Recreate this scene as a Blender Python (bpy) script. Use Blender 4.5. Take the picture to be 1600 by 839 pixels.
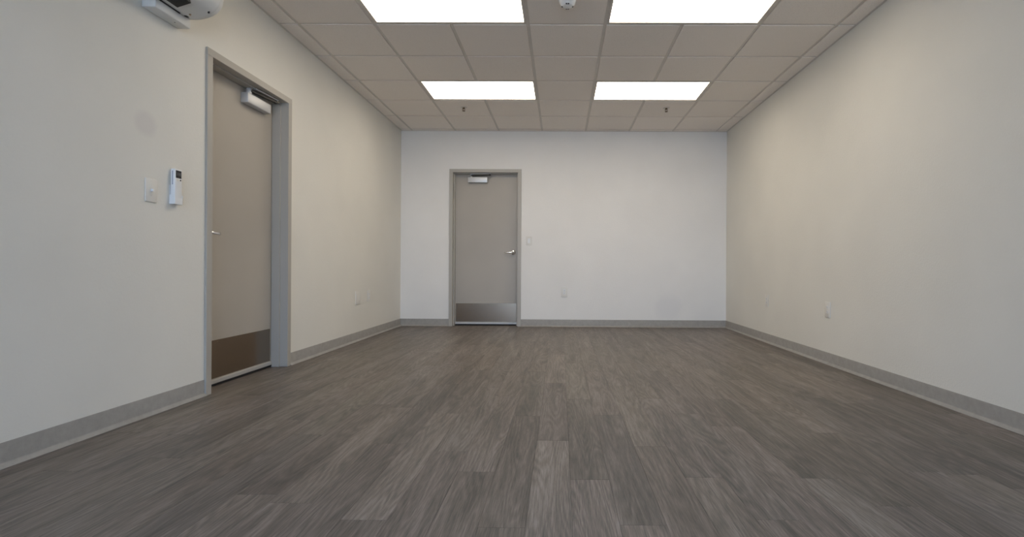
import bpy, bmesh, math, random
from mathutils import Matrix, Vector

for o in list(bpy.data.objects):
    bpy.data.objects.remove(o)
S = bpy.context.scene
C = S.collection
random.seed(7)

# ---------------------------------------------------------------- camera, sky, exposure
F_PX, VX, VY = 798.4, 870.0, 419.7
CAM_H = 0.8175
cam_d = bpy.data.cameras.new('camera')
cam = bpy.data.objects.new('camera', cam_d)
C.objects.link(cam)
S.camera = cam
cam_d.sensor_fit = 'HORIZONTAL'
cam_d.sensor_width = 36.0
cam_d.lens = 36.0 * F_PX / 1600
cam_d.shift_x = -(VX - 800) / 1600
cam_d.shift_y = (VY - 419.5) / 1600
cam_d.clip_start = 0.02
cam.matrix_world = (Matrix.Translation((0, 0, CAM_H)) @ Matrix.Rotation(0.0071, 4, 'Z')
                    @ Matrix.Rotation(math.pi / 2, 4, 'X') @ Matrix.Rotation(0.0054, 4, 'Z'))

S.view_settings.view_transform = 'Standard'
S.view_settings.look = 'None'
S.view_settings.gamma = 1.0
S.view_settings.use_curve_mapping = False
S.view_settings.exposure = 0.0

SKY_RGB, SKY_STRENGTH = (0.52, 0.71, 1.02), 7.6
PANEL_RGB, PANEL_STRENGTH = (1.0, 0.89, 0.735), 7.35
w = bpy.data.worlds.new('sky')
S.world = w
w.use_nodes = True
bg = w.node_tree.nodes['Background']
bg.inputs[0].default_value = (*SKY_RGB, 1)
bg.inputs[1].default_value = SKY_STRENGTH

sun_d = bpy.data.lights.new('sun', 'SUN')      # behind the building: lights the pavement, never enters the room
sun_d.energy = 17.0; sun_d.angle = 0.01; sun_d.color = (1.0, 0.95, 0.86)
sun_o = bpy.data.objects.new('sun', sun_d); C.objects.link(sun_o)
sun_o.rotation_euler = (math.radians(-38), 0, math.radians(12))

# ---------------------------------------------------------------- room measures (metres)
XL, XR, YB, YR, H = -2.254, 2.327, 7.190, -1.90, 2.750
TILE, GX, GY = 0.6096, -2.0951, 4.0429
TOP = H + 0.13
WT = 0.26                                   # wall thickness
D1 = 3.728                                  # centre of the left door along Y
D2 = -1.062                                 # centre of the far door along X
HALF, OPEN, DTOP = 0.508, 0.457, 2.212      # door frame outer half, opening half, frame top

# window portal (only guides sampling of the sky through the shopfront glazing)
pl = bpy.data.lights.new('window_daylight', 'AREA')
pl.shape = 'RECTANGLE'; pl.size = 4.1; pl.size_y = 2.5
pl.cycles.is_portal = True
po = bpy.data.objects.new('window_daylight', pl); C.objects.link(po)
po.location = (0.04, YR - 0.12, 1.30)
po.rotation_euler = (math.pi / 2, 0, 0)     # faces +Y, into the room

# ---------------------------------------------------------------- helpers
def tag(o, label=None, cat=None, group=None, kind=None):
    if label: o['label'] = label
    if cat: o['category'] = cat
    if group: o['group'] = group
    if kind: o['kind'] = kind
    return o

def link(name, me, parent=None, mat=None):
    o = bpy.data.objects.new(name, me)
    C.objects.link(o)
    if parent: o.parent = parent
    if mat is not None and me is not None and not me.materials: me.materials.append(mat)
    return o

def obj(name, bm, mat, parent=None, smooth=False):
    me = bpy.data.meshes.new(name)
    bmesh.ops.recalc_face_normals(bm, faces=bm.faces[:])
    bm.to_mesh(me); bm.free()
    if smooth:
        for p in me.polygons: p.use_smooth = True
        if smooth is not True: me.set_sharp_from_angle(angle=math.radians(smooth))
    return link(name, me, parent, mat)

def empty(name, loc=(0, 0, 0), rz=0.0):
    o = bpy.data.objects.new(name, None)
    o.empty_display_size = 0.1
    C.objects.link(o); o.location = loc; o.rotation_euler = (0, 0, rz)
    return o

def box(bm, x0, x1, y0, y1, z0, z1, bev=0.0, seg=2):
    r = bmesh.ops.create_cube(bm, size=1.0)
    vs = r['verts']
    for v in vs:
        v.co = Vector(((x0 + x1) / 2 + v.co.x * (x1 - x0), (y0 + y1) / 2 + v.co.y * (y1 - y0), (z0 + z1) / 2 + v.co.z * (z1 - z0)))
    if bev > 0:
        es = list({e for v in vs for e in v.link_edges})
        bmesh.ops.bevel(bm, geom=es, offset=bev, segments=seg, affect='EDGES', profile=0.5)

def B(*a, **k):
    bm = bmesh.new(); box(bm, *a, **k); return bm

def lathe(bm, prof, axis='Z', c=(0, 0, 0), n=32):
    """prof: list of (radius, height) along the axis"""
    rings = []
    for r, h in prof:
        ring = []
        if r < 1e-6:
            p = {'Z': (0, 0, h), 'Y': (0, h, 0), 'X': (h, 0, 0)}[axis]
            ring = [bm.verts.new(Vector(c) + Vector(p))]
        else:
            for i in range(n):
                a = 2 * math.pi * i / n
                u, v = r * math.cos(a), r * math.sin(a)
                p = {'Z': (u, v, h), 'Y': (u, h, v), 'X': (h, u, v)}[axis]
                ring.append(bm.verts.new(Vector(c) + Vector(p)))
        rings.append(ring)
    for a, b in zip(rings, rings[1:]):
        if len(a) == 1 and len(b) == 1: continue
        for i in range(n):
            j = (i + 1) % n
            if len(a) == 1: bm.faces.new((a[0], b[i], b[j]))
            elif len(b) == 1: bm.faces.new((a[i], a[j], b[0]))
            else: bm.faces.new((a[i], a[j], b[j], b[i]))
    for ring in (rings[0], rings[-1]):
        if len(ring) > 2:
            try: bm.faces.new(ring)
            except ValueError: pass

def prism(bm, poly, mapf, t0, t1):
    """poly: 2D outline; mapf(u, v, t) -> xyz"""
    a = [bm.verts.new(mapf(u, v, t0)) for u, v in poly]
    b = [bm.verts.new(mapf(u, v, t1)) for u, v in poly]
    n = len(poly)
    for i in range(n):
        j = (i + 1) % n
        bm.faces.new((a[i], a[j], b[j], b[i]))
    bm.faces.new(a); bm.faces.new(list(reversed(b)))

def tube(bm, pts, r, n=12):
    pts = [Vector(p) for p in pts]
    rings = []
    up = Vector((0.13, 0.21, 0.97)).normalized()
    for i, p in enumerate(pts):
        d = (pts[min(i + 1, len(pts) - 1)] - pts[max(i - 1, 0)]).normalized()
        s = d.cross(up).normalized(); t = s.cross(d)
        rr = r[i] if isinstance(r, (list, tuple)) else r
        rings.append([bm.verts.new(p + rr * (math.cos(2 * math.pi * k / n) * s + math.sin(2 * math.pi * k / n) * t)) for k in range(n)])
    for a, b in zip(rings, rings[1:]):
        for k in range(n):
            bm.faces.new((a[k], a[(k + 1) % n], b[(k + 1) % n], b[k]))
    bm.faces.new(rings[0]); bm.faces.new(list(reversed(rings[-1])))

# ---------------------------------------------------------------- materials
def mat(name, rgb, rough=0.5, metal=0.0, spec=0.5, emit=None, es=0.0):
    m = bpy.data.materials.new(name); m.use_nodes = True
    b = m.node_tree.nodes['Principled BSDF']
    b.inputs['Base Color'].default_value = (*rgb, 1)
    b.inputs['Roughness'].default_value = rough
    b.inputs['Metallic'].default_value = metal
    b.inputs['Specular IOR Level'].default_value = spec
    if emit:
        b.inputs['Emission Color'].default_value = (*emit, 1)
        b.inputs['Emission Strength'].default_value = es
    return m

class N:
    def __init__(s, m): s.t = m.node_tree; s.n = s.t.nodes; s.bsdf = s.n['Principled BSDF']
    def new(s, typ, **k):
        x = s.n.new(typ)
        for a, v in k.items(): setattr(x, a, v)
        return x
    def l(s, a, b): s.t.links.new(a, b)
    def math(s, op, a, b=None, clamp=False):
        x = s.new('ShaderNodeMath', operation=op, use_clamp=clamp)
        for i, v in enumerate((a, b)):
            if v is None: continue
            if isinstance(v, (int, float)): x.inputs[i].default_value = v
            else: s.l(v, x.inputs[i])
        return x.outputs[0]
    def mix(s, f, a, b, blend='MIX'):
        x = s.new('ShaderNodeMix', data_type='RGBA', blend_type=blend)
        for i, v in ((0, f), (6, a), (7, b)):
            if isinstance(v, (int, float)): x.inputs[i].default_value = v
            elif isinstance(v, tuple): x.inputs[i].default_value = (*v, 1)
            else: s.l(v, x.inputs[i])
        return x.outputs[2]
    def noise(s, vec, scale, detail=3, rough=0.5, dist=0.0):
        x = s.new('ShaderNodeTexNoise')
        x.inputs['Scale'].default_value = scale; x.inputs['Detail'].default_value = detail
        x.inputs['Roughness'].default_value = rough; x.inputs['Distortion'].default_value = dist
        if vec is not None: s.l(vec, x.inputs['Vector'])
        return x.outputs['Fac']
    def bump(s, h, strength, dist):
        x = s.new('ShaderNodeBump'); x.inputs['Strength'].default_value = strength
        x.inputs['Distance'].default_value = dist
        s.l(h, x.inputs['Height']); s.l(x.outputs[0], s.bsdf.inputs['Normal'])
    def ramp(s, f, stops):
        x = s.new('ShaderNodeValToRGB'); e = x.color_ramp.elements
        while len(e) < len(stops): e.new(0.5)
        for i, (p, c) in enumerate(stops):
            e[i].position = p; e[i].color = (c, c, c, 1) if isinstance(c, (int, float)) else (*c, 1)
        s.l(f, x.inputs[0]); return x.outputs[0]

def wall_mat(name, rgb, stains=()):
    m = mat(name, rgb, 0.62, spec=0.28); n = N(m)
    geo = n.new('ShaderNodeNewGeometry').outputs['Position']
    big = n.noise(geo, 1.7, 2)
    f = n.ramp(big, [(0.3, 0.975), (0.7, 1.02)])
    col = n.mix(1.0, (rgb[0], rgb[1], rgb[2]), f, 'MULTIPLY')
    for (p, r, amt, tint) in stains:
        v = n.new('ShaderNodeVectorMath', operation='DISTANCE'); n.l(geo, v.inputs[0]); v.inputs[1].default_value = p
        d = n.math('ADD', v.outputs['Value'], n.math('MULTIPLY', n.noise(geo, 14, 3), r * 0.45))
        k = n.new('ShaderNodeMapRange'); n.l(d, k.inputs[0])
        k.inputs[1].default_value = r * 0.85; k.inputs[2].default_value = r * 1.35
        k.inputs[3].default_value = amt; k.inputs[4].default_value = 0.0
        col = n.mix(k.outputs[0], col, tint)
    n.l(col, n.bsdf.inputs['Base Color'])
    peel = n.noise(geo, 85, 2, 0.5)
    n.bump(n.ramp(peel, [(0.42, 0.0), (0.62, 1.0)]), 0.32, 0.0012)
    return m

PAINT = (0.77, 0.745, 0.678)
m_wall = wall_mat('wall_paint', PAINT)
m_wall_left = wall_mat('wall_paint_patched', PAINT, [((XL, 2.76, 1.594), 0.075, 0.45, (0.63, 0.585, 0.565))])
m_wall_back = wall_mat('wall_paint_far_lit', (0.82, 0.795, 0.755), [((1.52, YB, 0.27), 0.20, 0.35, (0.70, 0.685, 0.68))])  # same paint made whiter: daylight on the far wall put into the colour
m_frame = mat('taupe_enamel', (0.425, 0.395, 0.345), 0.42)
m_leaf = mat('taupe_door', (0.435, 0.393, 0.335), 0.45)
def leaf_nodes(m):
    n = N(m); tc = n.new('ShaderNodeTexCoord').outputs['Object']
    f = n.ramp(n.noise(tc, 1.3, 2), [(0.3, 0.94), (0.7, 1.05)])
    n.l(n.mix(1.0, (0.435, 0.393, 0.335), f, 'MULTIPLY'), n.bsdf.inputs['Base Color'])
    n.bump(n.noise(tc, 160, 2), 0.08, 0.0006)
leaf_nodes(m_leaf)
m_cove = mat('vinyl_cove', (0.33, 0.312, 0.285), 0.5, spec=0.35)
def cove_nodes(m):
    n = N(m); g = n.new('ShaderNodeNewGeometry').outputs['Position']
    f = n.ramp(n.noise(g, 22, 4, 0.65), [(0.3, 0.90), (0.7, 1.08)])
    n.l(n.mix(1.0, (0.33, 0.312, 0.285), f, 'MULTIPLY'), n.bsdf.inputs['Base Color'])
cove_nodes(m_cove)
m_steel = mat('brushed_steel', (0.32, 0.25, 0.185), 0.33, metal=1.0)
def steel_nodes(m, sx, sy, sz):
    n = N(m); tc = n.new('ShaderNodeTexCoord').outputs['Object']
    mp = n.new('ShaderNodeMapping'); n.l(tc, mp.inputs[0]); mp.inputs['Scale'].default_value = (sx, sy, sz)
    f = n.noise(mp.outputs[0], 1.0, 3)
    n.l(n.math('ADD', n.math('MULTIPLY', f, 0.12), 0.14), n.bsdf.inputs['Roughness'])
    n.bump(f, 0.12, 0.0005)
steel_nodes(m_steel, 4, 4, 600)
m_chrome = mat('satin_chrome', (0.92, 0.92, 0.92), 0.18, metal=1.0)
m_alu = mat('aluminium_paint', (0.60, 0.60, 0.60), 0.38, metal=0.35)
m_sweep = mat('anodised_sweep', (0.52, 0.50, 0.47), 0.4, metal=0.3)
m_dark = mat('dark_hardware', (0.035, 0.03, 0.026), 0.5)
m_gap = mat('gap_black', (0.012, 0.012, 0.012), 0.7)
m_white = mat('white_plastic', (0.80, 0.80, 0.79), 0.35)
m_ac = mat('appliance_white', (0.70, 0.695, 0.67), 0.38)
m_plate = mat('cover_plate', (0.75, 0.725, 0.665), 0.35)
m_slot = mat('slot_black', (0.01, 0.01, 0.01), 0.6)
m_brass = mat('dull_brass', (0.16, 0.11, 0.06), 0.4, metal=0.8)
m_tee = mat('grid_enamel', (0.66, 0.61, 0.55), 0.5)
m_slab = mat('screed', (0.10, 0.09, 0.08), 0.9)
m_pave = mat('concrete_pavement', (0.46, 0.45, 0.43), 0.9)
m_grey = mat('grey_strip', (0.30, 0.32, 0.38), 0.5)
m_lcd = mat('lcd_glass', (0.012, 0.014, 0.015), 0.2)
m_lcd2 = mat('lcd_segments', (0.10, 0.10, 0.105), 0.4)
m_diff = mat('light_diffuser', (0.9, 0.9, 0.9), 0.5, emit=PANEL_RGB, es=PANEL_STRENGTH)
m_pane = bpy.data.materials.new('clear_glass'); m_pane.use_nodes = True
_t = m_pane.node_tree; _t.nodes.remove(_t.nodes['Principled BSDF'])
_tr = _t.nodes.new('ShaderNodeBsdfTransparent'); _gl = _t.nodes.new('ShaderNodeBsdfGlossy'); _gl.inputs['Roughness'].default_value = 0.02
_mx = _t.nodes.new('ShaderNodeMixShader'); _lw = _t.nodes.new('ShaderNodeFresnel')
_t.links.new(_lw.outputs[0], _mx.inputs[0]); _t.links.new(_tr.outputs[0], _mx.inputs[1]); _t.links.new(_gl.outputs[0], _mx.inputs[2])
_t.links.new(_mx.outputs[0], _t.nodes['Material Output'].inputs[0])

def tile_mat():
    m = mat('mineral_fibre_tile', (0.88, 0.815, 0.748), 0.85, spec=0.15); n = N(m)
    oi = n.new('ShaderNodeObjectInfo')
    tc = n.new('ShaderNodeTexCoord').outputs['Object']
    sh = n.new('ShaderNodeVectorMath', operation='ADD'); n.l(tc, sh.inputs[0])
    cmb = n.new('ShaderNodeCombineXYZ'); r = n.math('MULTIPLY', oi.outputs['Random'], 50.0)
    for i in range(3): n.l(r, cmb.inputs[i])
    n.l(cmb.outputs[0], sh.inputs[1])
    pits = n.noise(sh.outputs[0], 210, 3, 0.7)
    k = n.ramp(pits, [(0.33, 0.86), (0.48, 1.0)])
    tone = n.math('ADD', n.math('MULTIPLY', oi.outputs['Random'], 0.05), 0.975)
    c = n.mix(1.0, (0.88, 0.815, 0.748), k, 'MULTIPLY')
    c2 = n.new('ShaderNodeVectorMath', operation='SCALE'); n.l(c, c2.inputs[0]); n.l(tone, c2.inputs['Scale'])
    n.l(c2.outputs[0], n.bsdf.inputs['Base Color'])
    n.bump(pits, 0.45, 0.001)
    return m
m_tile = tile_mat()

def plank_mat():
    m = mat('grey_oak_vinyl', (0.12, 0.10, 0.09), 0.42, spec=0.36); n = N(m)
    oi = n.new('ShaderNodeObjectInfo')
    tc = n.new('ShaderNodeTexCoord').outputs['Object']
    off = n.new('ShaderNodeCombineXYZ')
    n.l(n.math('MULTIPLY', oi.outputs['Random'], 37.0), off.inputs[0]); n.l(n.math('MULTIPLY', oi.outputs['Random'], 91.0), off.inputs[1])
    ad = n.new('ShaderNodeVectorMath', operation='ADD'); n.l(tc, ad.inputs[0]); n.l(off.outputs[0], ad.inputs[1])
    def mapped(sx, sy):
        mp = n.new('ShaderNodeMapping'); n.l(ad.outputs[0], mp.inputs[0]); mp.inputs['Scale'].default_value = (sx, sy, 1); return mp.outputs[0]
    broad = n.noise(mapped(13, 1.3), 1.0, 3, 0.55, 0.6)
    # cathedral grain: rings of a warped field, drawn long along the plank
    ring = n.noise(mapped(7.5, 0.75), 1.0, 2, 0.4, 0.25)
    rr = n.math('FRACT', n.math('MULTIPLY', ring, 17.0))
    tri = n.math('ABSOLUTE', n.math('SUBTRACT', rr, 0.5))
    cath = n.math('MULTIPLY', tri, 2.0)
    streak = n.noise(mapped(170, 4.5), 1.0, 3, 0.6, 0.3)
    fine = n.noise(mapped(420, 16), 1.0, 2, 0.6)
    f = n.math('ADD', n.math('MULTIPLY', broad, 0.46), n.math('MULTIPLY', cath, 0.11))
    f = n.math('ADD', f, n.math('MULTIPLY', streak, 0.42))
    f = n.math('ADD', f, n.math('MULTIPLY', fine, 0.40))
    f = n.math('SUBTRACT', f, 0.195)
    col = n.ramp(f, [(0.34, (0.072, 0.066, 0.058)), (0.50, (0.147, 0.124, 0.106)), (0.68, (0.247, 0.215, 0.190))])
    col = n.mix(1.0, col, oi.outputs['Color'], 'MULTIPLY')
    n.l(col, n.bsdf.inputs['Base Color'])
    n.l(n.math('ADD', n.math('MULTIPLY', streak, 0.16), 0.36), n.bsdf.inputs['Roughness'])
    n.bump(n.math('ADD', streak, fine), 0.25, 0.0006)
    return m
m_plank = plank_mat()

# ---------------------------------------------------------------- floor with its planks
floor = obj('floor', B(XL - 0.25, XR + 0.05, YR - 0.2, YB + 0.25, -0.14, -0.005), m_slab)
tag(floor, 'grey oak plank floor running away to the far door', 'floor', kind='structure')
PW, PL = 0.1503, 1.22
known = {-5: 2.37, -4: 1.652, -2: 2.05, -1: 2.83, 0: 2.43, 1: 1.983, 2: 1.633, 3: 2.357, 5: 2.895, 7: 2.013, 8: 1.78, 9: 2.576}
tones = {(0, 2.43, -1): 1.32, (0, 2.43, 0): 0.86, (0, 2.43, 1): 1.18, (1, 1.983, -1): 1.28, (1, 1.983, 0): 0.90, (1, 1.983, 1): 1.16,
         (-5, 2.37, 0): 0.76, (-4, 1.652, 0): 1.24, (-4, 1.652, -1): 0.90, (-5, 2.37, -1): 0.95, (2, 1.633, -1): 1.18, (2, 1.633, 0): 0.90,
         (2, 1.633, 1): 1.05, (7, 2.013, -1): 1.20, (9, 2.576, 0): 1.18, (9, 2.576, -1): 0.9, (-2, 2.05, 0): 1.14, (-2, 2.05, -1): 0.93,
         (-1, 2.83, -1): 0.88, (3, 2.357, 0): 1.14, (3, 2.357, -1): 0.90, (5, 2.895, -1): 1.12, (8, 1.78, 0): 0.86, (7, 2.013, 0): 0.95}
def plank_mesh(x0, x1, L):
    bm = bmesh.new(); g = 0.0002; c = 0.0006
    x0 += g; x1 -= g; y0 = -L / 2 + g; y1 = L / 2 - g
    lo = [bm.verts.new(p) for p in ((x0, y0, -0.005), (x1, y0, -0.005), (x1, y1, -0.005), (x0, y1, -0.005))]
    md = [bm.verts.new(p) for p in ((x0, y0, -c), (x1, y0, -c), (x1, y1, -c), (x0, y1, -c))]
    tp = [bm.verts.new(p) for p in ((x0 + c, y0 + c, 0), (x1 - c, y0 + c, 0), (x1 - c, y1 - c, 0), (x0 + c, y1 - c, 0))]
    for a, b in ((lo, md), (md, tp)):
        for i in range(4): bm.faces.new((a[i], a[(i + 1) % 4], b[(i + 1) % 4], b[i]))
    bm.faces.new(tp); bm.faces.new(list(reversed(lo)))
    me = bpy.data.meshes.new('plank'); bmesh.ops.recalc_face_normals(bm, faces=bm.faces[:]); bm.to_mesh(me); bm.free()
    me.materials.append(m_plank); return me
cache = {}
c0 = math.floor((XL + 0.107) / PW); c1 = math.ceil((XR + 0.107) / PW)
rp = random.Random(21)
for c in range(c0, c1):
    ex0 = max(-0.107 + c * PW, XL); ex1 = min(-0.107 + (c + 1) * PW, XR)
    st = known.get(c, rp.uniform(1.5, 2.72))
    for k in range(-4, 6):
        y0 = st + k * PL; y1 = y0 + PL
        tone = tones.get((c, st, k), rp.choice([0.84, 0.92, 0.97, 1.0, 1.0, 1.04, 1.1, 1.16]) * rp.uniform(0.97, 1.03))
        tone = 1 + (tone - 1) * 0.82
        tone_rgb = (tone * rp.uniform(0.985, 1.02), tone, tone * rp.uniform(0.98, 1.03))
        y0 = max(y0, YR); y1 = min(y1, YB)
        if y1 - y0 < 0.03: continue
        cx = (ex0 + ex1) / 2
        key = (round(ex1 - ex0, 4), round(y1 - y0, 4))
        if key not in cache: cache[key] = plank_mesh(-(ex1 - ex0) / 2, (ex1 - ex0) / 2, y1 - y0)
        p = link('plank', cache[key], floor)
        p.location = (cx, (y0 + y1) / 2, 0)
        p.color = (*tone_rgb, 1)
# flooring carried into the two door recesses
for a in ((XL - 0.2, XL, D1 - OPEN, D1 + OPEN), (D2 - OPEN, D2 + OPEN, YB, YB + 0.2)):
    p = obj('plank', B(*a, -0.005, -0.0002), m_plank, floor); p.color = (0.95, 0.95, 0.95, 1)

# ---------------------------------------------------------------- walls
def multi(boxes):
    bm = bmesh.new()
    for b in boxes: box(bm, *b)
    return bm
wl = obj('wall_left', multi([(XL - WT, XL, YR - 0.2, D1 - HALF, -0.14, TOP), (XL - WT, XL, D1 + HALF, YB + WT, -0.14, TOP),
                             (XL - WT, XL, D1 - HALF, D1 + HALF, DTOP, TOP), (XL - WT, XL - 0.2, D1 - HALF, D1 + HALF, -0.14, DTOP)]), m_wall_left)  # last box: unseen backing added to keep sky light from leaking in
tag(wl, 'off-white textured wall on the left with a taupe door', 'wall', kind='structure')
wb = obj('wall_back', multi([(XL, D2 - HALF, YB, YB + WT, -0.14, TOP), (D2 + HALF, XR, YB, YB + WT, -0.14, TOP),
                             (D2 - HALF, D2 + HALF, YB, YB + WT, DTOP, TOP), (D2 - HALF, D2 + HALF, YB + 0.2, YB + WT, -0.14, DTOP)]), m_wall_back)  # last box: unseen backing behind the far door, added against light leaks
tag(wb, 'off-white far end wall holding the smaller-looking door', 'wall', kind='structure')
wr = obj('wall_right', B(XR, XR + 0.15, YR - 0.2, YB + WT, -0.14, TOP), m_wall)
tag(wr, 'plain off-white wall on the right with two outlets', 'wall', kind='structure')
WX0, WX1, WZ0, WZ1 = -1.95, 2.03, 0.10, 2.45
wf = obj('wall_front', multi([(XL, WX0, YR - 0.2, YR, -0.14, TOP), (WX1, XR, YR - 0.2, YR, -0.14, TOP),
                              (WX0, WX1, YR - 0.2, YR, -0.14, WZ0), (WX0, WX1, YR - 0.2, YR, WZ1, TOP)]), m_wall)
tag(wf, 'wall behind the viewpoint around the shopfront glazing', 'wall', kind='structure')
win = empty('window_1', ((WX0 + WX1) / 2, YR - 0.08, WZ0))
tag(win, 'wide shopfront window behind the viewpoint letting in daylight', 'window', kind='structure')
ww = WX1 - WX0; wh = WZ1 - WZ0
fb = bmesh.new()
box(fb, -ww / 2, ww / 2, -0.05, 0.05, 0, 0.05); box(fb, -ww / 2, ww / 2, -0.05, 0.05, wh - 0.05, wh)
for x in (-ww / 2, -ww / 6 - 0.025, ww / 6 - 0.025, ww / 2 - 0.05): box(fb, x, x + 0.05, -0.05, 0.05, 0.05, wh - 0.05)
obj('window_frame', fb, m_alu, win)
for k in range(3):
    x = -ww / 2 + k * ww / 3
    obj('pane', B(x + 0.052, x + ww / 3 - 0.052 if k < 2 else ww / 2 - 0.052, -0.003, 0.003, 0.051, wh - 0.051), m_pane, win)
gr = obj('pavement', B(-14, 14, -22, YR - 0.2, -0.20, -0.14), m_pave)
tag(gr, 'concrete pavement outside the shopfront behind the viewpoint', 'pavement', kind='structure')

# vinyl cove base: straight sheet with a rounded toe
def cove(name, p0, p1, inward, label):
    d = Vector((p1[0] - p0[0], p1[1] - p0[1], 0)); L = d.length; d.normalize(); n_ = Vector((*inward, 0))
    prof = [(0, 0), (0.0205, 0), (0.0210, 0.0020), (0.0185, 0.0045), (0.0130, 0.0095), (0.0080, 0.0140), (0.0048, 0.0170), (0.0034, 0.022),
            (0.0032, 0.0975), (0.0016, 0.1010), (0, 0.1015)]
    bm = bmesh.new(); o = Vector((*p0, 0))
    prism(bm, prof, lambda u, v, t: o + n_ * u + Vector((0, 0, v)) + d * t, 0, L)
    b = obj(name, bm, m_cove, smooth=35)
    tag(b, label, 'baseboard', kind='structure')
cove('baseboard_left', (XL, YR), (XL, D1 - HALF), (1, 0), 'grey vinyl cove base on left wall in front of the left door')
cove('baseboard_left', (XL, D1 + HALF), (XL, YB), (1, 0), 'grey vinyl cove base between left door and far corner')
cove('baseboard_back', (XL, YB), (D2 - HALF, YB), (0, -1), 'short grey vinyl cove base left of the far door')
cove('baseboard_back', (D2 + HALF, YB), (XR, YB), (0, -1), 'long grey vinyl cove base right of the far door')
cove('baseboard_right', (XR, YR), (XR, YB), (-1, 0), 'grey vinyl cove base running along the right wall')

# ---------------------------------------------------------------- ceiling: deck, tees, tiles
ceil = obj('ceiling', B(XL, XR, YR, YB, H + 0.12, TOP), m_slab)
tag(ceil, 'suspended ceiling of grey mineral fibre tiles in a metal grid', 'ceiling', kind='structure')
xs = [XL] + [GX + i * TILE for i in range(8)] + [XR]
j0 = math.floor((YR - GY) / TILE) + 1
ys = [YR] + [GY + j * TILE for j in range(j0, 6)] + [YB]
ZT = H + 0.007                                # face of the tees; tiles hang 7 mm below it
for x in xs[1:-1]:
    bm = bmesh.new(); box(bm, x - 0.012, x + 0.012, YR, YB, ZT, ZT + 0.0015); box(bm, x - 0.001, x + 0.001, YR, YB, ZT + 0.0015, ZT + 0.035)
    obj('main_tee', bm, m_tee, ceil)
ct = {}
for y in ys[1:-1]:
    for a, b in zip(xs, xs[1:]):
        L = round(b - a, 4)
        if L not in ct:
            bm = bmesh.new(); e = L / 2 - 0.0125
            box(bm, -e, e, -0.012, 0.012, ZT + 0.0001, ZT + 0.0015); box(bm, -e, e, -0.001, 0.001, ZT + 0.0015, ZT + 0.03)
            me = bpy.data.meshes.new('cross_tee'); bm.to_mesh(me); bm.free(); me.materials.append(m_tee); ct[L] = me
        o = link('cross_tee', ct[L], ceil); o.location = ((a + b) / 2, y, 0)
for nm, b_ in (('wall_angle', (XL, XL + 0.019, YR, YB)), ('wall_angle', (XR - 0.019, XR, YR, YB)),
               ('wall_angle', (XL + 0.019, XR - 0.019, YB - 0.019, YB)), ('wall_angle', (XL + 0.019, XR - 0.019, YR, YR + 0.019))):
    obj(nm, B(*b_, H - 0.001, H + 0.001), m_tee, ceil)
LIGHTS = []
for jj in (0, -3):                      # index of the tile row counted towards the viewpoint
    for ii in (1, 4): LIGHTS.append((ii, jj))
def is_light(i, y0):
    for ii, jj in LIGHTS:
        ly0 = GY - (jj + 1) * TILE
        if i in (ii + 1, ii + 2) and abs(y0 - ly0) < 0.05: return True
    return False
def tile_mesh(Lx, Ly):
    bm = bmesh.new(); m_ = 0.0135; s = 0.005
    hx, hy = Lx / 2, Ly / 2
    def ring(ix, z): return [bm.verts.new(p) for p in ((-hx + ix, -hy + ix, z), (hx - ix, -hy + ix, z), (hx - ix, hy - ix, z), (-hx + ix, hy - ix, z))]
    r = [ring(0.004, H + 0.024), ring(0.004, ZT + 0.0017), ring(m_, ZT + 0.0017), ring(m_, H + 0.0020), ring(m_ + 0.002, H)]
    for a, b in zip(r, r[1:]):
        for i in range(4): bm.faces.new((a[i], a[(i + 1) % 4], b[(i + 1) % 4], b[i]))
    bm.faces.new(r[0]); bm.faces.new(list(reversed(r[-1])))
    bmesh.ops.recalc_face_normals(bm, faces=bm.faces[:])
    me = bpy.data.meshes.new('ceiling_tile'); bm.to_mesh(me); bm.free(); me.materials.append(m_tile); return me
tm = {}
for i, (a, b) in enumerate(zip(xs, xs[1:])):
    for y0, y1 in zip(ys, ys[1:]):
        if is_light(i, y0): continue
        k = (round(b - a, 4), round(y1 - y0, 4))
        if k not in tm: tm[k] = tile_mesh(b - a, y1 - y0)
        o = link('ceiling_tile', tm[k], ceil); o.location = ((a + b) / 2, (y0 + y1) / 2, 0)

# ---------------------------------------------------------------- troffers
llab = {(1, 0): 'large white ceiling light panel at top left of the view', (4, 0): 'large white ceiling light panel at top right of the view',
        (1, -3): 'farther white ceiling light panel left of centre near the far wall', (4, -3): 'farther white ceiling light panel right of centre near the far wall',
        (1, 3): 'white ceiling light panel above the viewpoint on the left', (4, 3): 'white ceiling light panel above the viewpoint on the right',
        (1, 6): 'white ceiling light panel behind the viewpoint on the left', (4, 6): 'white ceiling light panel behind the viewpoint on the right'}
for ii, jj in LIGHTS:
    x0 = GX + ii * TILE; y0 = GY - (jj + 1) * TILE
    lt = empty('ceiling_light', (x0 + TILE, y0 + TILE / 2, H))
    tag(lt, llab[(ii, jj)], 'ceiling light', 'flat light panels in the tile ceiling')
    hx, hy = TILE - 0.0125, TILE / 2 - 0.0125
    bm = bmesh.new(); t = 0.018
    for b_ in ((-hx, hx, -hy, -hy + t), (-hx, hx, hy - t, hy), (-hx, -hx + t, -hy + t, hy - t), (hx - t, hx, -hy + t, hy - t)):
        box(bm, *b_, 0.0005, 0.03)
    box(bm, -hx, hx, -hy, hy, 0.03, 0.09)
    obj('light_frame', bm, m_tee, lt)
    obj('diffuser', B(-hx + t, hx - t, -hy + t, hy - t, 0.006, 0.012), m_diff, lt)

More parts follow.
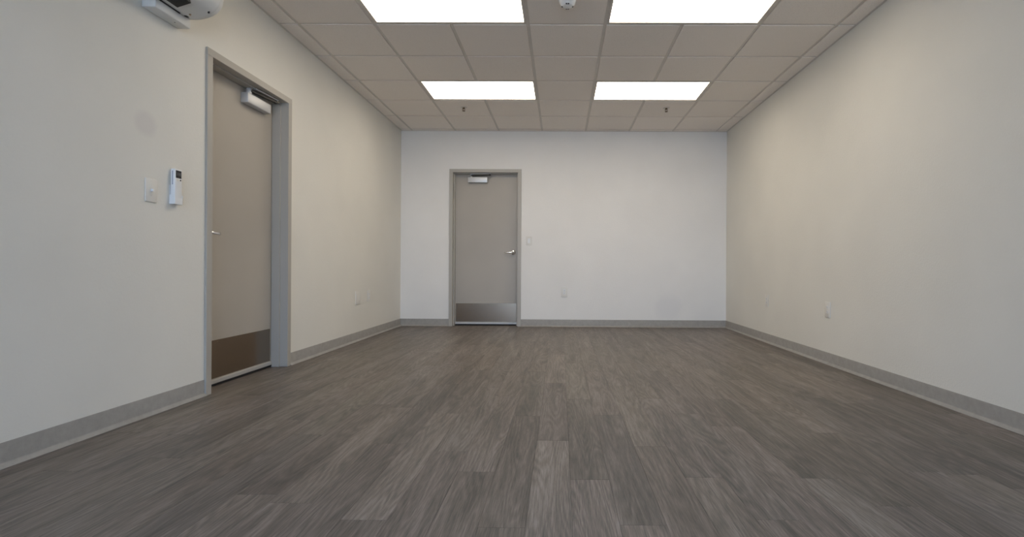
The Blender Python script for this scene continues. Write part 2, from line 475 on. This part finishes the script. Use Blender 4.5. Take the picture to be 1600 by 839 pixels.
# ---------------------------------------------------------------- doors
# local frame: +X along the wall (lever side +X), -Y into the room, opening centred on the origin; wall face at y = 0
def door(n, loc, rz, mirror, label, x_closer, pivot):
    r = empty('door_%d' % n, loc, rz); tag(r, label, 'door', kind='structure')
    s = -1 if mirror else 1                                 # s = side of the lever
    zo = DTOP - 0.047
    bm = bmesh.new()
    for q in (-1, 1):                                       # two jambs
        a, b = sorted((q * OPEN, q * HALF)); box(bm, a, b, -0.014, 0.17, 0, zo, 0.0015, 1)
        a, b = sorted((q * (OPEN - 0.016), q * OPEN)); box(bm, a, b, 0.048, 0.115, 0, zo, 0.001, 1)
    box(bm, -HALF, HALF, -0.014, 0.17, zo, DTOP, 0.0015, 1)
    box(bm, -OPEN + 0.016, OPEN - 0.016, 0.048, 0.115, zo - 0.010, zo, 0.001, 1)
    obj('door_frame', bm, m_frame, r)
    obj('door_leaf', B(-OPEN + 0.003, OPEN - 0.003, 0.118, 0.163, 0.022, zo - 0.003, 0.0015, 1), m_leaf, r)
    kp = obj('kick_plate', B(-0.432, 0.432, 0.1165, 0.1182, 0.052, 0.314, 0.0004, 1), m_steel, r)
    bm = bmesh.new()
    for x in (-0.41, -0.205, 0, 0.205, 0.41):
        for z in (0.066, 0.300): lathe(bm, [(0, 0.1152), (0.003, 0.1156), (0.0038, 0.1166)], 'Y', (x, 0, z), 10)
    obj('screws', bm, m_steel, kp)
    sw = obj('door_sweep', B(-OPEN + 0.018, OPEN - 0.018, 0.104, 0.118, 0.019, 0.047, 0.002, 1), m_sweep, r)
    obj('gap_shade', B(-OPEN + 0.018, OPEN - 0.018, 0.108, 0.114, 0.006, 0.019), m_gap, sw)  # black strip put in for the shaded gap under the door
    # lever set
    hx = s * (OPEN - 0.016 - 0.055); hz = 1.045
    bm = bmesh.new(); lathe(bm, [(0, 0.100), (0.012, 0.101), (0.024, 0.106), (0.033, 0.111), (0.035, 0.118)], 'Y', (hx, 0, hz), 32)
    hd = obj('door_handle', bm, m_chrome, r, smooth=40)
    bm = bmesh.new()
    tube(bm, [(hx, 0.104, hz), (hx, 0.078, hz), (hx - s * 0.004, 0.066, hz), (hx - s * 0.016, 0.061, hz), (hx - s * 0.05, 0.060, hz - 0.002),
              (hx - s * 0.09, 0.060, hz - 0.004), (hx - s * 0.112, 0.062, hz - 0.004), (hx - s * 0.118, 0.066, hz - 0.004)],
         [0.011, 0.011, 0.0125, 0.012, 0.0105, 0.0098, 0.009, 0.006], 14)
    obj('lever', bm, m_chrome, hd, smooth=True)
    bm = bmesh.new(); lathe(bm, [(0, 0.076), (0.006, 0.077), (0.0075, 0.080)], 'Y', (hx + s * 0.001, -0.021, hz), 16)
    obj('lock_button', bm, m_dark, hd)
    # closer with its arm
    a, b = x_closer
    cl = obj('door_closer', B(a, b, 0.060, 0.118, 2.036, 2.112, 0.006, 3), m_alu, r, smooth=40)
    px = a + 0.045 if pivot < 0 else b - 0.045
    e = 1 if pivot < 0 else -1
    bm = bmesh.new(); lathe(bm, [(0.0, 2.154), (0.015, 2.153), (0.019, 2.148), (0.019, 2.124), (0.021, 2.122), (0.021, 2.112)], 'Z', (px, 0.068 + 0.016, 0), 20)
    obj('spindle', bm, m_alu, cl, smooth=40)
    bm = bmesh.new()
    A = Vector((px, 0.070, 2.133)); K = Vector((px + e * 0.27, 0.034, 2.136))
    def bar(p, q, w_, h_):
        d = (q - p).normalized(); sd = Vector((-d.y, d.x, 0)) * w_
        for_ = [p + sd, q + sd, q - sd, p - sd]
        lo = [bm.verts.new(v - Vector((0, 0, h_))) for v in for_]; hi = [bm.verts.new(v + Vector((0, 0, h_))) for v in for_]
        for i in range(4): bm.faces.new((lo[i], lo[(i + 1) % 4], hi[(i + 1) % 4], hi[i]))
        bm.faces.new(hi); bm.faces.new(list(reversed(lo)))
    bar(A, K, 0.012, 0.006)
    lathe(bm, [(0, K.z - 0.010), (0.012, K.z - 0.009), (0.012, K.z + 0.012), (0, K.z + 0.013)], 'Z', (K.x, K.y, 0), 16)
    obj('closer_arm', bm, m_dark, cl)
    bm = bmesh.new()
    bar(Vector((px + e * 0.29, 0.026, 2.156)), Vector((px + e * 0.01, 0.040, 2.153)), 0.006, 0.0035)
    obj('closer_rod', bm, m_alu, cl)
    bm = bmesh.new(); box(bm, *sorted((px - e * 0.01, px + e * 0.035)), 0.060, 0.098, 2.1525, 2.1555)
    obj('closer_bracket', bm, m_alu, cl)
    return r
# left door: wall face looks +X; local +X -> world +Y, local +Y (into wall) -> world -X  (rotate by +90 deg)
door(1, (XL, D1, 0), math.pi / 2, True, 'taupe metal door with closer and steel kick plate in the left wall', (3.760 - D1, 4.060 - D1), -1)
# far door: local +X -> world +X, local +Y -> world +Y
door(2, (D2, YB, 0), 0, False, 'taupe door with chrome lever in the far end wall', (-1.322 - D2, -1.045 - D2), -1)

# ---------------------------------------------------------------- wall plates (local: face looks -Y, x across, z up)
def plate(name, loc, rz, label, cat, group, W, Hh, style):
    r = empty(name, loc, rz); tag(r, label, cat, group)
    obj('cover_plate', B(-W / 2, W / 2, -0.0065, -0.0003, -Hh / 2, Hh / 2, 0.0025, 2), m_plate, r, smooth=40)
    def scr(z, x=0):
        bm = bmesh.new(); lathe(bm, [(0, -0.0078), (0.0028, -0.0074), (0.0034, -0.0064)], 'Y', (x, 0, z), 12); return bm
    if style == 'toggle':
        obj('toggle', B(-0.0060, 0.0060, -0.0190, -0.0060, -0.006, 0.009, 0.0015, 2), m_white, r)
        obj('toggle_collar', B(-0.0075, 0.0075, -0.0080, -0.0060, -0.013, 0.013, 0.001, 1), m_plate, r)
        for z in (-0.03, 0.03): obj('screw', scr(z), m_plate, r)
    elif style == 'rocker':
        bm = bmesh.new()
        prism(bm, [(-0.0060, -0.033), (-0.0105, -0.033), (-0.0075, 0.0), (-0.0092, 0.033), (-0.0060, 0.033)], lambda u, v, t: Vector((t, u, v)), -0.0165, 0.0165)
        obj('rocker', bm, m_white, r)
    elif style == 'duplex':
        for z in (-0.0195, 0.0195):
            bm = bmesh.new(); box(bm, -0.0165, 0.0165, -0.0085, -0.0060, z - 0.0140, z + 0.0140, 0.0012, 1)
            k = obj('socket', bm, m_white, r)
            bm = bmesh.new()
            box(bm, -0.0078, -0.0052, -0.0088, -0.0080, z - 0.001, z + 0.0075); box(bm, 0.0052, 0.0078, -0.0088, -0.0080, z - 0.001, z + 0.0065)
            lathe(bm, [(0.0026, -0.0088), (0.0026, -0.0080)], 'Y', (0, 0, z - 0.0068), 10)
            obj('slots', bm, m_slot, k)
        obj('screw', scr(0), m_plate, r)
    elif style == 'double':
        for x in (-0.023, 0.023):
            obj('insert', B(x - 0.0165, x + 0.0165, -0.0080, -0.0060, -0.033, 0.033, 0.001, 1), m_plate, r)
            for z in (-0.048, 0.048): obj('screw', scr(z, x), m_plate, r)
    return r
RL, RR = math.pi / 2, -math.pi / 2
plate('light_switch', (XL, 2.79, 1.235), RL, 'single white toggle light switch on left wall beside the remote', 'light switch', None, 0.080, 0.128, 'toggle')
plate('light_switch', (-0.445, YB, 1.206), 0, 'small white light switch right of the far door', 'light switch', None, 0.082, 0.122, 'rocker')
plate('wall_outlet', (0.056, YB, 0.492), 0, 'white duplex outlet low on the far end wall', 'outlet', None, 0.090, 0.140, 'duplex')
plate('wall_outlet', (XR, 5.765, 0.470), RR, 'white outlet on right wall, nearer the far corner', 'outlet', None, 0.088, 0.137, 'duplex')
plate('wall_outlet', (XR, 4.455, 0.474), RR, 'white outlet on right wall, nearer the viewer', 'outlet', None, 0.088, 0.137, 'duplex')
plate('wall_outlet', (XL, 5.990, 0.487), RL, 'narrow white outlet on left wall, closer to the far corner', 'outlet', None, 0.088, 0.137, 'duplex')
plate('data_plate', (XL, 5.665, 0.482), RL, 'wider white cover plate on left wall between left door and outlet', 'cover plate', None, 0.135, 0.145, 'double')

# ---------------------------------------------------------------- remote in its wall cradle
ry0, ry1 = 2.926, 2.985; rc = (ry0 + ry1) / 2
cr = empty('remote_holder', (XL, rc, 1.178), RL); tag(cr, 'white wall cradle holding the remote near the left door', 'remote holder')
bm = bmesh.new(); box(bm, -0.031, 0.031, -0.003, -0.0003, 0.0, 0.11, 0.001, 1)
box(bm, -0.031, 0.031, -0.0335, -0.003, 0.0, 0.004, 0.001, 1)
obj('back_shell', bm, m_white, cr)
for x in (-0.031, 0.0290): obj('side_lip', B(x, x + 0.0020, -0.0335, -0.003, 0.004, 0.055, 0.001, 1), m_white, cr)
obj('front_lip', B(-0.0289, 0.0289, -0.0335, -0.0315, 0.004, 0.040, 0.001, 1), m_white, cr)
rm = empty('remote_control', (XL, rc, 1.1825), RL); tag(rm, 'white remote control with black screen, standing in wall cradle', 'remote')
bm = bmesh.new(); box(bm, -0.0285, 0.0285, -0.0310, -0.0040, 0.0, 0.2000, 0.005, 3)
obj('body', bm, m_white, rm, smooth=40)
sc = obj('screen', B(-0.0215, 0.0215, -0.0322, -0.0308, 0.148, 0.192, 0.0005, 1), m_lcd, rm)
bm = bmesh.new()
for k, x in enumerate((-0.012, 0.0, 0.010)):
    box(bm, x, x + 0.0065, -0.0325, -0.0321, 0.163, 0.180)
obj('digits', bm, m_lcd2, sc)
obj('button', B(0.010, 0.019, -0.0325, -0.0308, 0.133, 0.142, 0.001, 1), m_lcd, rm)
obj('button', B(-0.017, 0.004, -0.0318, -0.0308, 0.130, 0.142, 0.001, 1), m_plate, rm)
obj('side_strip', B(-0.0290, -0.0284, -0.0200, -0.0150, 0.108, 0.188), m_grey, rm)  # thin blue-grey strip on the side facing the viewpoint

# ---------------------------------------------------------------- wall mounted air conditioner (left wall, top)
AY0, AY1 = 2.15, 2.98
ac = empty('air_conditioner', (XL, AY1, 2.258)); tag(ac, 'white split air conditioner indoor unit high on left wall', 'air conditioner')
# profile in (distance from wall, height above 2.258)
prof = [(0.004, 0.012), (0.078, 0.002), (0.125, 0.000), (0.180, 0.011), (0.228, 0.032), (0.262, 0.066), (0.276, 0.105),
        (0.280, 0.160), (0.272, 0.245), (0.250, 0.287), (0.200, 0.300), (0.004, 0.300)]
def smoothprof(p, n=2):
    for _ in range(n):
        q = []
        for i in range(len(p)):
            a, b = p[i], p[(i + 1) % len(p)]
            q += [(a[0] * .78 + b[0] * .22, a[1] * .78 + b[1] * .22), (a[0] * .22 + b[0] * .78, a[1] * .22 + b[1] * .78)]
        p = q
    return p
sp = smoothprof(prof)
L = AY1 - AY0
bm = bmesh.new(); prism(bm, sp, lambda u, v, t: Vector((u, t, v)), -L + 0.030, -0.030)
obj('casing', bm, m_ac, ac, smooth=35)
for t0, t1 in ((-0.029, 0.0), (-L, -L + 0.029)):
    bm = bmesh.new()
    cxp = sum(p[0] for p in sp) / len(sp); czp = sum(p[1] for p in sp) / len(sp)
    inn = [(cxp + (u - cxp) * 0.965, czp + (v - czp) * 0.965) for u, v in sp]
    ends = (t0, t1 - 0.008, t1) if t1 == 0.0 else (t0, t0 + 0.008, t1)
    outl = (sp, sp, inn) if t1 == 0.0 else (inn, sp, sp)
    rings = [[bm.verts.new((max(u, 0.004), t, v)) for u, v in o_] for t, o_ in zip(ends, outl)]
    for a, b in zip(rings, rings[1:]):
        for i in range(len(a)): bm.faces.new((a[i], a[(i + 1) % len(a)], b[(i + 1) % len(b)], b[i]))
    bm.faces.new(rings[0]); bm.faces.new(list(reversed(rings[-1])))
    obj('end_cap', bm, m_ac, ac, smooth=35)
# outlet opening, louvre and underside details
bm = bmesh.new(); box(bm, 0.135, 0.215, -L + 0.075, -0.185, 0.0, 0.020)
bmesh.ops.rotate(bm, verts=bm.verts[:], cent=(0.175, 0, 0.008), matrix=Matrix.Rotation(math.radians(-18), 3, 'Y'))
bmesh.ops.translate(bm, verts=bm.verts[:], vec=(0, 0, -0.0045))
obj('air_outlet', bm, m_slot, ac)
bm = bmesh.new(); box(bm, 0.150, 0.222, -L + 0.085, -0.300, -0.006, -0.002, 0.001, 1)
bmesh.ops.rotate(bm, verts=bm.verts[:], cent=(0.186, 0, -0.004), matrix=Matrix.Rotation(math.radians(-20), 3, 'Y'))
bmesh.ops.translate(bm, verts=bm.verts[:], vec=(0.004, 0, 0.006))
obj('louvre', bm, m_ac, ac)
obj('seam_gap', B(0.0800, 0.0860, -L + 0.03, -0.090, -0.0030, 0.012), m_slot, ac)
obj('clip_hole', B(0.084, 0.101, -0.062, -0.040, -0.0015, 0.012, 0.002, 1), m_slot, ac)
for (x, y, z) in ((0.218, -0.048, 0.0235), (0.130, -0.075, -0.0025)):
    bm = bmesh.new(); lathe(bm, [(0, z - 0.002), (0.005, z - 0.002), (0.006, z + 0.008)], 'Z', (x, y, 0), 14)
    obj('screw', bm, m_steel if x < 0.2 else m_slot, ac)
bm = bmesh.new(); box(bm, 0.004, 0.080, -0.262, 0.0, -0.050, 0.006, 0.006, 3)
lc = obj('lower_housing', bm, m_ac, ac, smooth=40)
bm = bmesh.new(); lathe(bm, [(0, -0.0508), (0.0035, -0.0508), (0.0035, -0.0490)], 'Z', (0.050, -0.085, 0), 12)
obj('screw_hole', bm, m_slot, lc)

# ---------------------------------------------------------------- ceiling devices
sd = empty('smoke_detector', (0.040, 3.668, H)); tag(sd, 'round white smoke detector on the ceiling between the two near light panels', 'smoke detector')
bm = bmesh.new(); lathe(bm, [(0.066, 0.0), (0.066, -0.008), (0.060, -0.012)], 'Z', n=48); obj('base', bm, m_white, sd, smooth=40)
bm = bmesh.new(); lathe(bm, [(0.058, -0.012), (0.056, -0.030), (0.049, -0.036), (0.044, -0.045), (0.034, -0.051), (0.0, -0.053)], 'Z', n=48)
obj('cover', bm, m_white, sd, smooth=50)
for a in (0.16, -0.20, math.pi - 0.18, math.pi + 0.18, 1.4, -1.4):
    bm = bmesh.new(); box(bm, -0.0055, 0.0055, -0.0045, 0.0045, -0.0515, -0.0400)
    bmesh.ops.rotate(bm, verts=bm.verts[:], cent=(0, 0, 0), matrix=Matrix.Rotation(a, 3, 'Z'))
    bmesh.ops.translate(bm, verts=bm.verts[:], vec=(-0.0375 * math.sin(a), 0.0375 * math.cos(a), 0))
    obj('vent_slot', bm, m_slot, sd)
for x, lab in ((-1.172, 'small pendent fire sprinkler on ceiling beyond the left far light panel'), (1.258, 'small pendent fire sprinkler on ceiling beyond the right far light panel')):
    sk = empty('fire_sprinkler', (x, 6.13, H)); tag(sk, lab, 'sprinkler', 'fire sprinklers in the far ceiling')
    bm = bmesh.new(); lathe(bm, [(0.040, 0.0), (0.038, -0.004), (0.016, -0.007), (0.014, 0.0)], 'Z', n=28); obj('escutcheon', bm, m_tee, sk, smooth=40)
    bm = bmesh.new(); lathe(bm, [(0.013, -0.002), (0.013, -0.018), (0.009, -0.020)], 'Z', n=16)
    for q in (-1, 1): tube(bm, [(q * 0.012, 0, -0.016), (q * 0.015, 0, -0.030), (q * 0.004, 0, -0.046)], 0.003, 6)
    obj('sprinkler_frame', bm, m_brass, sk)
    bm = bmesh.new(); lathe(bm, [(0.0022, -0.020), (0.0022, -0.042)], 'Z', n=8); obj('glass_bulb', bm, mat('dark_red_bulb', (0.06, 0.01, 0.01), 0.2), sk)
    bm = bmesh.new(); lathe(bm, [(0.0, -0.045), (0.018, -0.046), (0.018, -0.048), (0.0, -0.048)], 'Z', n=20); obj('deflector', bm, m_brass, sk)
